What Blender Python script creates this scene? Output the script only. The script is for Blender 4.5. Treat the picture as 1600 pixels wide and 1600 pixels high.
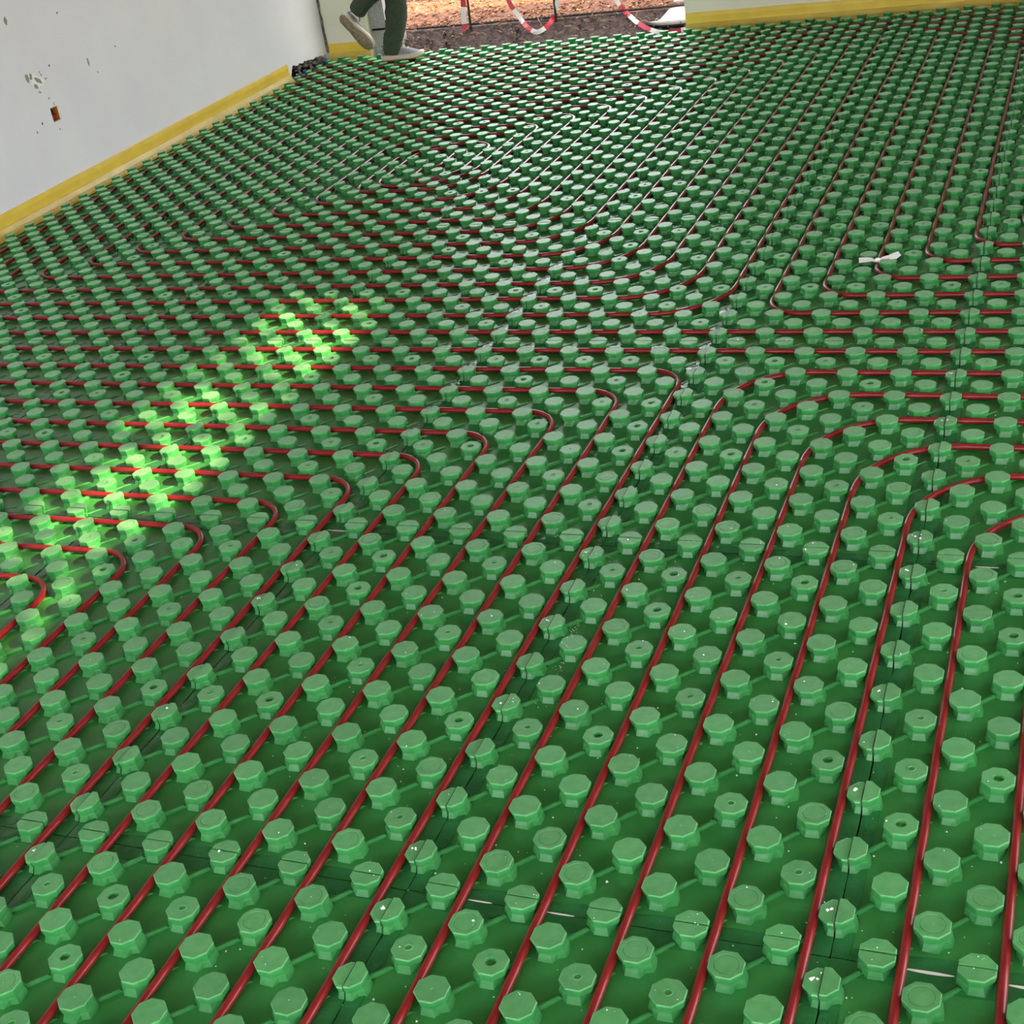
import bpy, bmesh, math, random
from mathutils import Vector, Matrix, noise

R = random.Random(7)
Q = 0.15                                   # pitch of the stud lattice in metres
for o in list(bpy.data.objects):
    bpy.data.objects.remove(o)
SC = bpy.context.scene
COL = SC.collection

# ------------------------------------------------------------------ camera
cd = bpy.data.cameras.new('camera')
cam = bpy.data.objects.new('camera', cd)
COL.objects.link(cam)
cam.matrix_world = (Matrix.Translation((0.3361, -1.5683, 1.7768))
                    @ Matrix.Rotation(0.431975, 4, 'Z') @ Matrix.Rotation(1.075663, 4, 'X')
                    @ Matrix.Rotation(-0.167152, 4, 'Z'))
cd.sensor_width = 36.0
cd.lens = 36.0 * 2230.03 / 1600.0
cd.clip_start = 0.02
cd.clip_end = 200
SC.camera = cam

# ------------------------------------------------------------------ sky, sun, exposure
w = bpy.data.worlds.new('sky')
SC.world = w
w.use_nodes = True
bg = w.node_tree.nodes['Background']
bg.inputs['Color'].default_value = (0.92, 0.96, 1.0, 1)
bg.inputs['Strength'].default_value = 1.0

SUN_EL = math.radians(29.4)
SUN_AZ = math.radians(-4.0)                # direction towards the sun, measured from +x
sd = bpy.data.lights.new('sun', 'SUN')
sd.energy = 3.1
sd.angle = math.radians(0.6)
sd.color = (1.0, 0.80, 0.44)
sun = bpy.data.objects.new('sun', sd)
COL.objects.link(sun)
sdir = Vector((math.cos(SUN_EL) * math.cos(SUN_AZ), math.cos(SUN_EL) * math.sin(SUN_AZ), math.sin(SUN_EL)))
sun.rotation_euler = sdir.to_track_quat('Z', 'Y').to_euler()
sun.location = (6, 0, 6)

vs = SC.view_settings
vs.view_transform = 'Standard'
vs.look = 'None'
vs.gamma = 1
vs.use_curve_mapping = False
vs.exposure = 2.85

# ------------------------------------------------------------------ materials
def srgb(r, g, b):
    f = lambda c: (c / 255 / 12.92) if c / 255 <= 0.04045 else ((c / 255 + 0.055) / 1.055) ** 2.4
    return (f(r), f(g), f(b), 1)

def mat(name, col, rough=0.5, col2=None, nscale=20.0, bump=0.0, bscale=200.0, spec=0.5, lo=0.35, hi=0.65, coord='Object', detail=4):
    m = bpy.data.materials.new(name)
    m.use_nodes = True
    nt = m.node_tree
    b = nt.nodes['Principled BSDF']
    b.inputs['Base Color'].default_value = col
    b.inputs['Roughness'].default_value = rough
    b.inputs['Specular IOR Level'].default_value = spec
    if col2 is not None or bump:
        tc = nt.nodes.new('ShaderNodeTexCoord')
    if col2 is not None:
        n = nt.nodes.new('ShaderNodeTexNoise')
        n.inputs['Scale'].default_value = nscale
        n.inputs['Detail'].default_value = detail
        r = nt.nodes.new('ShaderNodeValToRGB')
        r.color_ramp.elements[0].position = lo
        r.color_ramp.elements[1].position = hi
        r.color_ramp.elements[0].color = col
        r.color_ramp.elements[1].color = col2
        nt.links.new(tc.outputs[coord], n.inputs['Vector'])
        nt.links.new(n.outputs['Fac'], r.inputs['Fac'])
        nt.links.new(r.outputs['Color'], b.inputs['Base Color'])
    if bump:
        n2 = nt.nodes.new('ShaderNodeTexNoise')
        n2.inputs['Scale'].default_value = bscale
        n2.inputs['Detail'].default_value = 3
        bp = nt.nodes.new('ShaderNodeBump')
        bp.inputs['Strength'].default_value = bump
        bp.inputs['Distance'].default_value = 0.01
        nt.links.new(tc.outputs[coord], n2.inputs['Vector'])
        nt.links.new(n2.outputs['Fac'], bp.inputs['Height'])
        nt.links.new(bp.outputs['Normal'], b.inputs['Normal'])
    return m

def green_mat(name='green_foil', rough=0.33, spec=0.5, c0=(0.036, 0.255, 0.062, 1), c1=(0.066, 0.315, 0.095, 1), sheen=0.0):
    """moulded green foil, a touch of dust and hue drift from stud to stud"""
    m = mat(name, c0, rough, bump=0.05, bscale=260, spec=spec)
    nt = m.node_tree
    b = nt.nodes['Principled BSDF']
    oi = nt.nodes.new('ShaderNodeObjectInfo')
    tc = nt.nodes.new('ShaderNodeTexCoord')
    n = nt.nodes.new('ShaderNodeTexNoise')
    n.inputs['Scale'].default_value = 55
    n.inputs['Detail'].default_value = 5
    ad = nt.nodes.new('ShaderNodeVectorMath')
    ad.operation = 'ADD'
    nt.links.new(tc.outputs['Object'], ad.inputs[0])
    nt.links.new(oi.outputs['Location'], ad.inputs[1])
    nt.links.new(ad.outputs[0], n.inputs['Vector'])
    r = nt.nodes.new('ShaderNodeValToRGB')
    r.color_ramp.elements[0].position = 0.30
    r.color_ramp.elements[1].position = 0.72
    r.color_ramp.elements[0].color = c0
    r.color_ramp.elements[1].color = c1
    nt.links.new(n.outputs['Fac'], r.inputs['Fac'])
    hs = nt.nodes.new('ShaderNodeHueSaturation')
    mr = nt.nodes.new('ShaderNodeMapRange')
    mr.inputs['To Min'].default_value = 0.88
    mr.inputs['To Max'].default_value = 1.10
    nt.links.new(oi.outputs['Random'], mr.inputs['Value'])
    nt.links.new(mr.outputs['Result'], hs.inputs['Value'])
    nt.links.new(r.outputs['Color'], hs.inputs['Color'])
    nt.links.new(hs.outputs['Color'], b.inputs['Base Color'])
    b.inputs['Sheen Weight'].default_value = sheen
    b.inputs['Sheen Roughness'].default_value = 0.45
    b.inputs['Sheen Tint'].default_value = (0.72, 1.0, 0.76, 1)
    return m

M = {}
M['green'] = green_mat()
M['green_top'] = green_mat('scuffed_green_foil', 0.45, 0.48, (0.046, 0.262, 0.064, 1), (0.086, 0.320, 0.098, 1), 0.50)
M['board'] = mat('shaded_green_board', (0.029, 0.212, 0.046, 1), 0.28, (0.042, 0.248, 0.058, 1), 14, 0.04, 160)  # stud foil darkened: shade between the studs put into the colour
M['film'] = mat('overlap_foil', (0.017, 0.150, 0.040, 1), 0.17, (0.026, 0.190, 0.054, 1), 18, 0.22, 55)
M['pipe'] = mat('red_pipe', (0.245, 0.009, 0.014, 1), 0.30, (0.290, 0.014, 0.018, 1), 30, 0.03, 120)
M['foam'] = mat('white_foam', srgb(236, 238, 236), 0.7)
M['wall'] = mat('white_plaster', srgb(232, 229, 236), 0.62, srgb(238, 236, 240), 2.2, 0.06, 35)
M['cream'] = mat('cream_plaster', srgb(226, 222, 200), 0.6, srgb(231, 227, 206), 3, 0.05, 40)
M['crack'] = mat('rough_mortar', srgb(140, 132, 120), 0.9, srgb(70, 66, 60), 60, 0.8, 90)
M['yellow'] = mat('yellow_foam_strip', srgb(240, 206, 80), 0.5, srgb(232, 196, 70), 9, 0.05, 40)
M['apron'] = mat('pale_apron_film', srgb(216, 190, 96), 0.35, srgb(198, 170, 74), 7, 0.15, 30)
M['ceil'] = mat('bare_ceiling', srgb(158, 155, 150), 0.85, srgb(140, 137, 132), 4)
M['slab'] = mat('concrete_slab', srgb(128, 124, 118), 0.9, srgb(108, 105, 100), 6, 0.3, 50)
M['granite'] = mat('speckled_concrete', srgb(206, 202, 204), 0.8, srgb(150, 146, 148), 160, 0.3, 200)
M['dark'] = mat('dark_cavity', srgb(34, 31, 29), 0.95)
M['rubble'] = mat('grey_rubble', srgb(158, 150, 142), 0.95, srgb(96, 90, 84), 40, 0.4, 80)
M['blue'] = mat('blue_plastic', srgb(24, 58, 130), 0.4)
M['soil'] = mat('dark_soil', srgb(96, 74, 66), 0.95, srgb(52, 40, 37), 30, 1.0, 60)
M['mulch'] = mat('orange_soil', srgb(136, 84, 56), 0.95, srgb(98, 58, 38), 26, 0.8, 70)
M['chip'] = mat('wood_chip', srgb(150, 98, 62), 0.85, srgb(112, 66, 42), 8)
M['chip2'] = mat('pale_wood_chip', srgb(172, 130, 86), 0.85)
M['root'] = mat('dry_root', srgb(196, 164, 138), 0.9, srgb(136, 104, 84), 30)
M['steel'] = mat('rusty_steel', srgb(52, 40, 36), 0.7, srgb(74, 52, 42), 50)
M['red'] = mat('tape_red', srgb(206, 42, 66), 0.4)
M['white'] = mat('tape_white', srgb(238, 236, 236), 0.4)
M['sheet'] = mat('white_sheet', srgb(240, 226, 222), 0.5)
M['black'] = mat('black_plastic', srgb(22, 20, 22), 0.4)
M['trouser'] = mat('olive_cloth', srgb(52, 62, 48), 0.9, srgb(62, 72, 56), 40, 0.25, 300)
M['shirt'] = mat('dark_shirt', srgb(54, 58, 64), 0.9)
M['skin'] = mat('skin', srgb(196, 150, 124), 0.55)
M['hair'] = mat('hair', srgb(50, 38, 30), 0.6)
M['shoe'] = mat('grey_knit', srgb(150, 150, 152), 0.85, srgb(120, 120, 122), 160, 0.4, 500)
M['sole'] = mat('pale_sole', srgb(206, 192, 168), 0.6)
M['tread'] = mat('worn_tread', srgb(158, 140, 112), 0.8, srgb(126, 112, 92), 60, 0.5, 150)
M['lace'] = mat('lace', srgb(214, 214, 216), 0.8)
M['orange'] = mat('orange_box_plastic', srgb(176, 108, 30), 0.5)
M['redbrown'] = mat('red_box_plastic', srgb(150, 36, 16), 0.5)
M['mark'] = mat('plaster_scuff', srgb(150, 146, 142), 0.9)
M['markd'] = mat('plaster_dark_mark', srgb(92, 90, 88), 0.9)
M['patch'] = mat('plaster_chip_brown', srgb(166, 152, 144), 0.95, srgb(140, 130, 124), 80)
M['halo'] = mat('fresh_filler', srgb(248, 246, 242), 0.8)
M['leaf'] = mat('leaf_green', srgb(70, 104, 44), 0.6, srgb(98, 132, 60), 3)
M['bark'] = mat('bark', srgb(84, 68, 54), 0.9)
M['tarmac'] = mat('yard_ground', srgb(186, 176, 162), 0.95, srgb(164, 152, 138), 3)
M['paper'] = mat('white_cloth_strip', srgb(244, 240, 242), 0.7)

# ------------------------------------------------------------------ helpers
def mesh_of(name, verts, faces, m=None, smooth=False):
    me = bpy.data.meshes.new(name)
    me.from_pydata([tuple(v) for v in verts], [], faces)
    me.update()
    if m is not None:
        for mm in (m if isinstance(m, (list, tuple)) else [m]):
            me.materials.append(mm)
    if smooth:
        me.polygons.foreach_set('use_smooth', [True] * len(me.polygons))
    return me

def add(name, me, parent=None, loc=(0, 0, 0), **props):
    o = bpy.data.objects.new(name, me)
    COL.objects.link(o)
    o.location = loc
    o.parent = parent
    for k, v in props.items():
        o[k] = v
    return o

def empty(name, loc, **props):
    return add(name, None, None, loc, **props)

class MB:
    def __init__(s):
        s.v, s.f, s.mi = [], [], []
    def box(s, x0, y0, z0, x1, y1, z1, mi=0):
        b = len(s.v)
        s.v += [(x0, y0, z0), (x1, y0, z0), (x1, y1, z0), (x0, y1, z0), (x0, y0, z1), (x1, y0, z1), (x1, y1, z1), (x0, y1, z1)]
        for q in ((3, 2, 1, 0), (4, 5, 6, 7), (0, 1, 5, 4), (1, 2, 6, 5), (2, 3, 7, 6), (3, 0, 4, 7)):
            s.f.append([b + k for k in q]); s.mi.append(mi)
    def rings(s, rings, mi=0, cap=True):
        n = len(rings[0]); b = len(s.v)
        for r in rings:
            s.v += [tuple(p) for p in r]
        for k in range(len(rings) - 1):
            for q in range(n):
                s.f.append([b + k * n + q, b + k * n + (q + 1) % n, b + (k + 1) * n + (q + 1) % n, b + (k + 1) * n + q]); s.mi.append(mi)
        if cap:
            s.f.append([b + q for q in reversed(range(n))]); s.mi.append(mi)
            s.f.append([b + (len(rings) - 1) * n + q for q in range(n)]); s.mi.append(mi)
    def mesh(s, name, mats, smooth=False):
        me = mesh_of(name, s.v, s.f, mats, smooth)
        me.polygons.foreach_set('material_index', s.mi)
        return me

def tube(mb, pts, rad, sides=8, mi=0, up=(0, 0, 1), flat=1.0):
    """round tube along pts; rad is a number, a list, or pairs (across, along up)"""
    rings = []
    upv = Vector(up)
    for k, p in enumerate(pts):
        p = Vector(p)
        t = (Vector(pts[min(k + 1, len(pts) - 1)]) - Vector(pts[max(k - 1, 0)])).normalized()
        a = t.cross(upv)
        a = a.normalized() if a.length > 1e-4 else t.orthogonal().normalized()
        b = a.cross(t).normalized()
        r = rad[k] if isinstance(rad, (list, tuple)) else rad
        ra, rb = r if isinstance(r, (list, tuple)) else (r, r * flat)
        rings.append([p + a * (ra * math.cos(2 * math.pi * q / sides)) + b * (rb * math.sin(2 * math.pi * q / sides)) for q in range(sides)])
    mb.rings(rings, mi)

def box_obj(name, dims, m, parent=None, **props):
    mb = MB(); mb.box(*dims)
    return add(name, mb.mesh(name, m), parent, **props)

# ------------------------------------------------------------------ the room
XW, YB = -4.566, 7.345                     # left wall face, back wall face
box_obj('floor', (-4.75, -4.2, -0.20, 2.3, 7.40, -0.032), M['slab'], kind='structure')
box_obj('ground_yard', (-30, -40, -0.6, 40, 7.40, -0.21), M['tarmac'], kind='structure')
box_obj('ceiling', (-4.8, -4.2, 2.75, 2.3, 7.7, 2.95), M['ceil'], kind='structure')

# left wall: white plaster with an open socket box and a broken foot near the corner
HY0, HY1, HZ0, HZ1 = 4.390, 4.456, 0.394, 0.464
mb = MB()
T = 0.22
YG = 6.775
mb.box(XW - T, -4.2, -0.03, XW, HY0, 2.75)
mb.box(XW - T, HY1, -0.03, XW, YG, 2.75)
mb.box(XW - T, HY0, -0.03, XW, HY1, HZ0)
mb.box(XW - T, HY0, HZ1, XW, HY1, 2.75)
wall_left = add('wall_left', mb.mesh('wall_left', M['wall']), kind='structure')
rr = random.Random(3)
# ragged plaster edge beside the corner
n = 26
ys = [YG + (YB + 0.02 - YG) * k / (n - 1) for k in range(n)]
zb = [0.088 - 0.045 * k / (n - 1) + rr.uniform(-0.008, 0.008) for k in range(n)]
zb[0] = 0.012; zb[1] = 0.02; zb[2] = 0.06
v = []
for k in range(n):
    v += [(XW, ys[k], zb[k]), (XW, ys[k], 2.75), (XW - T, ys[k], zb[k] + 0.01), (XW - T, ys[k], 2.75)]
f = []
for k in range(n - 1):
    a, b = 4 * k, 4 * (k + 1)
    f += [(a, b, b + 1, a + 1), (a + 2, a + 3, b + 3, b + 2), (a, a + 2, b + 2, b), (a + 1, b + 1, b + 3, a + 3)]
f += [(0, 1, 3, 2), (4 * (n - 1), 4 * (n - 1) + 2, 4 * (n - 1) + 3, 4 * (n - 1) + 1)]
add('corner_plaster', mesh_of('corner_plaster', v, f, M['wall']), wall_left)
# crumbling vertical joint in the corner
mb = MB()
pts, rad = [], []
for k in range(60):
    z = 0.05 + k * 0.045
    pts.append((XW + 0.002, YB - 0.004, z)); rad.append((0.010 + rr.uniform(-0.004, 0.007), 0.007 + rr.uniform(-0.003, 0.004)))
tube(mb, pts, rad, 7, up=(0, 1, 0))
add('corner_joint', mb.mesh('corner_joint', M['crack']), wall_left)
# marks on the plaster (stains and chips with a shape of their own)
def blob(name, y, z, ry, rz, m, seed, n=11, x=XW + 0.0012, ang=0.0):
    q = random.Random(seed)
    pts = []
    for k in range(n):
        a = 2 * math.pi * k / n
        s = q.uniform(0.62, 1.12)
        dy, dz = ry * s * math.cos(a), rz * s * math.sin(a)
        pts.append((y + dy * math.cos(ang) - dz * math.sin(ang), z + dy * math.sin(ang) + dz * math.cos(ang)))
    v = [(x, p[0], p[1]) for p in pts] + [(x - 0.003, p[0], p[1]) for p in pts]
    f = [list(range(n)), list(reversed(range(n, 2 * n)))] + [(k + n, (k + 1) % n + n, (k + 1) % n, k) for k in range(n)]
    add(name, mesh_of(name, v, f, m), wall_left)
blob('filler_patch', 4.352, 0.612, 0.066, 0.032, M['halo'], 1, 15, XW + 0.0006, -0.5)
blob('plaster_chip', 4.290, 0.640, 0.012, 0.026, M['patch'], 2)
blob('plaster_chip', 4.318, 0.640, 0.012, 0.018, M['patch'], 3, ang=-0.3)
blob('plaster_chip', 4.368, 0.610, 0.034, 0.013, M['patch'], 4, ang=-0.7)
blob('plaster_chip', 4.336, 0.588, 0.018, 0.010, M['mark'], 5, ang=-0.6)
blob('plaster_chip', 4.352, 0.556, 0.009, 0.006, M['mark'], 6, ang=-0.6)
for k, (y, z, a, b, mm) in enumerate([(4.405, 0.512, .006, .005, 'mark'), (4.430, 0.478, .003, .009, 'mark'), (4.398, 0.63, .004, .009, 'mark'),
                                     (4.424, 0.605, .009, .005, 'mark'), (4.392, 0.645, .004, .006, 'mark'), (4.478, 0.656, .006, .006, 'markd'),
                                     (4.655, 0.876, .006, .006, 'markd'), (4.300, 0.413, .006, .008, 'markd'), (4.245, 0.385, .004, .009, 'markd'),
                                     (4.26, 0.92, .014, .020, 'mark'), (4.80, 0.97, .026, .006, 'mark'), (4.79, 0.60, .010, .024, 'mark'),
                                     (4.845, 0.535, .006, .005, 'mark'), (4.42, 0.352, .006, .004, 'mark'), (5.05, 0.62, .007, .004, 'mark')]):
    blob('wall_mark', y, z, a, b, M[mm], 20 + k, 9)
# the open socket box in the plaster
sb = empty('socket_box', (XW - 0.02, (HY0 + HY1) / 2, HZ0), label='open orange electrical socket box sunk into the white plaster wall', category='socket box')
mb = MB()
y0, y1, zz = HY0 - sb.location.y + 0.001, HY1 - sb.location.y - 0.001, HZ1 - HZ0 - 0.002
mb.box(-0.040, y0, 0.001, -0.036, y1, zz)
mb.box(-0.040, y0, 0.001, 0.012, y0 + 0.003, zz)
mb.box(-0.040, y1 - 0.003, 0.001, 0.012, y1, zz)
mb.box(-0.040, y0, 0.001, 0.012, y1, 0.004)
mb.box(-0.040, y0, zz - 0.003, 0.012, y1, zz)
add('box_shell', mb.mesh('box_shell', M['orange']), sb)
mb = MB(); mb.box(-0.034, y0 + 0.006, 0.006, 0.000, y1 - 0.008, zz * 0.48)
add('box_insert', mb.mesh('box_insert', M['redbrown']), sb)
mb = MB(); mb.box(-0.034, y0 + 0.010, zz * 0.55, -0.012, y1 - 0.010, zz * 0.82)
add('box_clamp', mb.mesh('box_clamp', M['dark']), sb)

# back wall: pier, opening, long wall, lintel
mb = MB(); mb.box(XW - T, YB, -0.03, -4.236, YB + 0.25, 2.75)
add('wall_back_pier', mb.mesh('wall_back_pier', M['cream']), kind='structure')
mb = MB(); mb.box(-2.052, YB, -0.03, 2.3, YB + 0.25, 2.75)
add('wall_back', mb.mesh('wall_back', M['cream']), kind='structure')
mb = MB(); mb.box(-4.236, YB, 2.25, -2.052, YB + 0.25, 2.75)
add('wall_lintel', mb.mesh('wall_lintel', M['cream']), kind='structure')
# right side and the side behind the camera: piers with wide openings under a shallow beam
mb = MB()
mb.box(2.05, 2.62, -0.2, 2.3, YB, 2.75)
add('wall_right', mb.mesh('wall_right', M['wall']), kind='structure')
mb = MB(); mb.box(2.05, -4.2, -0.2, 2.3, -3.6, 2.75)
add('wall_right_pier', mb.mesh('wall_right_pier', M['wall']), kind='structure')
mb = MB(); mb.box(XW, -4.2, -0.2, -3.6, -3.95, 2.75)
add('wall_near_pier', mb.mesh('wall_near_pier', M['wall']), kind='structure')
mb = MB(); mb.box(1.2, -4.2, -0.2, 2.05, -3.95, 2.75)
add('wall_near', mb.mesh('wall_near', M['wall']), kind='structure')

# grey jamb blocks outside the pier
jb = empty('jamb_block', (-4.17, YB + 0.19, -0.10), label='grey speckled concrete jamb blocks stacked beside the garden opening', category='block')
mb = MB(); mb.box(-0.064, -0.13, 0.0, 0.05, 0.16, 0.255)
add('lower_block', mb.mesh('lower_block', M['granite']), jb)
mb = MB(); mb.box(-0.064, -0.13, 0.270, 0.05, 0.16, 2.3)
add('upper_block', mb.mesh('upper_block', M['granite']), jb)
mb = MB(); mb.box(-0.062, -0.115, 0.255, 0.048, 0.15, 0.270)
add('joint', mb.mesh('joint', M['dark']), jb)

# yellow edge strips
def edge_strip(name, p0, p1, nrm, label):
    """foam strip p0..p1 (floor points on the wall face), nrm points into the room"""
    root = empty(name, p0, label=label, category='edge strip')
    d = Vector(p1) - Vector(p0)
    L = d.length; d.normalize(); nv = Vector(nrm)
    def wavy(m, prof, seed, nm, seg=40):
        v, f = [], []
        K = len(prof)
        for s in range(seg + 1):
            t = L * s / seg
            for q, (a, z) in enumerate(prof):
                wv = 0.0035 * noise.noise(Vector((t * 5, seed, q * 0.35)))
                p = d * t + nv * (a + (wv if 0 < q < K - 1 else 0)) + Vector((0, 0, z + (0.0025 * noise.noise(Vector((t * 3, seed + 9, 0))) if z > 0.08 else 0)))
                v.append(p)
        for s in range(seg):
            for q in range(K):
                a, b = s * K + q, s * K + (q + 1) % K
                f.append((a, b, b + K, a + K))
        f.append(list(range(K))[::-1]); f.append([seg * K + q for q in range(K)])
        add(nm, mesh_of(nm, v, f, m, False), root)
    wavy(M['yellow'], [(0.0005, -0.028), (0.010, -0.028), (0.010, 0.060), (0.012, 0.085), (0.010, 0.108), (0.0005, 0.108)], 1.7, 'foam_strip')
    wavy(M['apron'], [(0.0105, 0.046), (0.014, 0.044), (0.020, 0.032), (0.026, 0.020), (0.042, 0.006), (0.058, 0.002), (0.058, 0.001), (0.040, 0.003), (0.022, 0.016), (0.012, 0.036)], 4.1, 'apron_film')
    return root
edge_strip('edge_strip', (XW, -1.2, 0), (XW, 6.765, 0), (1, 0, 0), 'yellow foam edge strip along the foot of the white wall')
edge_strip('edge_strip', (-4.545, YB, 0), (-4.238, YB, 0), (0, -1, 0), 'short yellow foam edge strip on the cream pier behind the walker')
edge_strip('edge_strip', (-2.050, YB, 0), (2.0, YB, 0), (0, -1, 0), 'long yellow foam edge strip under the cream back wall')

# broken wall foot: cavity, rubble, blue stubs
mb = MB(); mb.box(XW - 0.14, YG, -0.03, XW - 0.12, YB, 0.12)
add('wall_cavity', mb.mesh('wall_cavity', M['dark']), kind='structure')
mb = MB()
q = random.Random(5)
for k in range(150):
    x = XW + q.uniform(-0.11, 0.045); y = q.uniform(YG + 0.01, YB - 0.05); s = q.uniform(0.006, 0.018)
    z = -0.02 + max(0, (XW + 0.05 - x)) * 0.45 + q.uniform(0, 0.02)
    pts = [Vector((q.uniform(-1, 1), q.uniform(-1, 1), q.uniform(-1, 1))).normalized() * s * q.uniform(.7, 1.2) for _ in range(6)]
    ax = [Vector((s, 0, 0)), Vector((0, s, 0)), Vector((-s, 0, 0)), Vector((0, -s, 0)), Vector((0, 0, s * .8)), Vector((0, 0, -s * .8))]
    b = len(mb.v)
    mb.v += [tuple(Vector((x, y, z)) + a + p * 0.45) for a, p in zip(ax, pts)]
    for t in ((0, 1, 4), (1, 2, 4), (2, 3, 4), (3, 0, 4), (1, 0, 5), (2, 1, 5), (3, 2, 5), (0, 3, 5)):
        mb.f.append([b + j for j in t]); mb.mi.append(0)
add('mortar_rubble', mb.mesh('mortar_rubble', M['rubble']), kind='stuff', label='grey mortar rubble in the broken foot of the white wall', category='rubble')
for k, (x, y, s, lb) in enumerate([(XW + 0.050, 7.20, 0.030, 'larger blue plastic pipe cap in the rubble near the cream pier'),
                                  (XW + 0.030, 6.93, 0.022, 'smaller blue plastic pipe cap in the rubble near the edge strip')]):
    r_ = empty('pipe_cap', (x, y, -0.03), label=lb, category='pipe cap')
    mb = MB(); tube(mb, [(0, 0, 0), (0, 0, 0.056), (0.002, 0, 0.060)], [s * .6, s * .6, s * .5], 12, up=(0, 1, 0)); add('cap_body', mb.mesh('cap_body', M['blue']), r_)
    mb = MB(); tube(mb, [(0, 0, 0.034), (0, 0, 0.044)], s * .75, 12, up=(0, 1, 0)); add('cap_collar', mb.mesh('cap_collar', M['blue']), r_)

# ------------------------------------------------------------------ studs
AP = 0.0287
HS, HC = 0.031, 0.0146                   # stud height, underside of its cap
def ring16(ap, z, per=None):
    out = []
    for k in range(16):
        a = math.radians(22.5 * k)
        r = (per[k] if per else ap)
        if k % 2 == 1:
            r = r / math.cos(math.radians(22.5)) if not per else r
        out.append(Vector((r * math.cos(a), r * math.sin(a), z)))
    return out
def circ16(r, z):
    return [Vector((r * math.cos(math.radians(22.5 * k)), r * math.sin(math.radians(22.5 * k)), z)) for k in range(16)]
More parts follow.
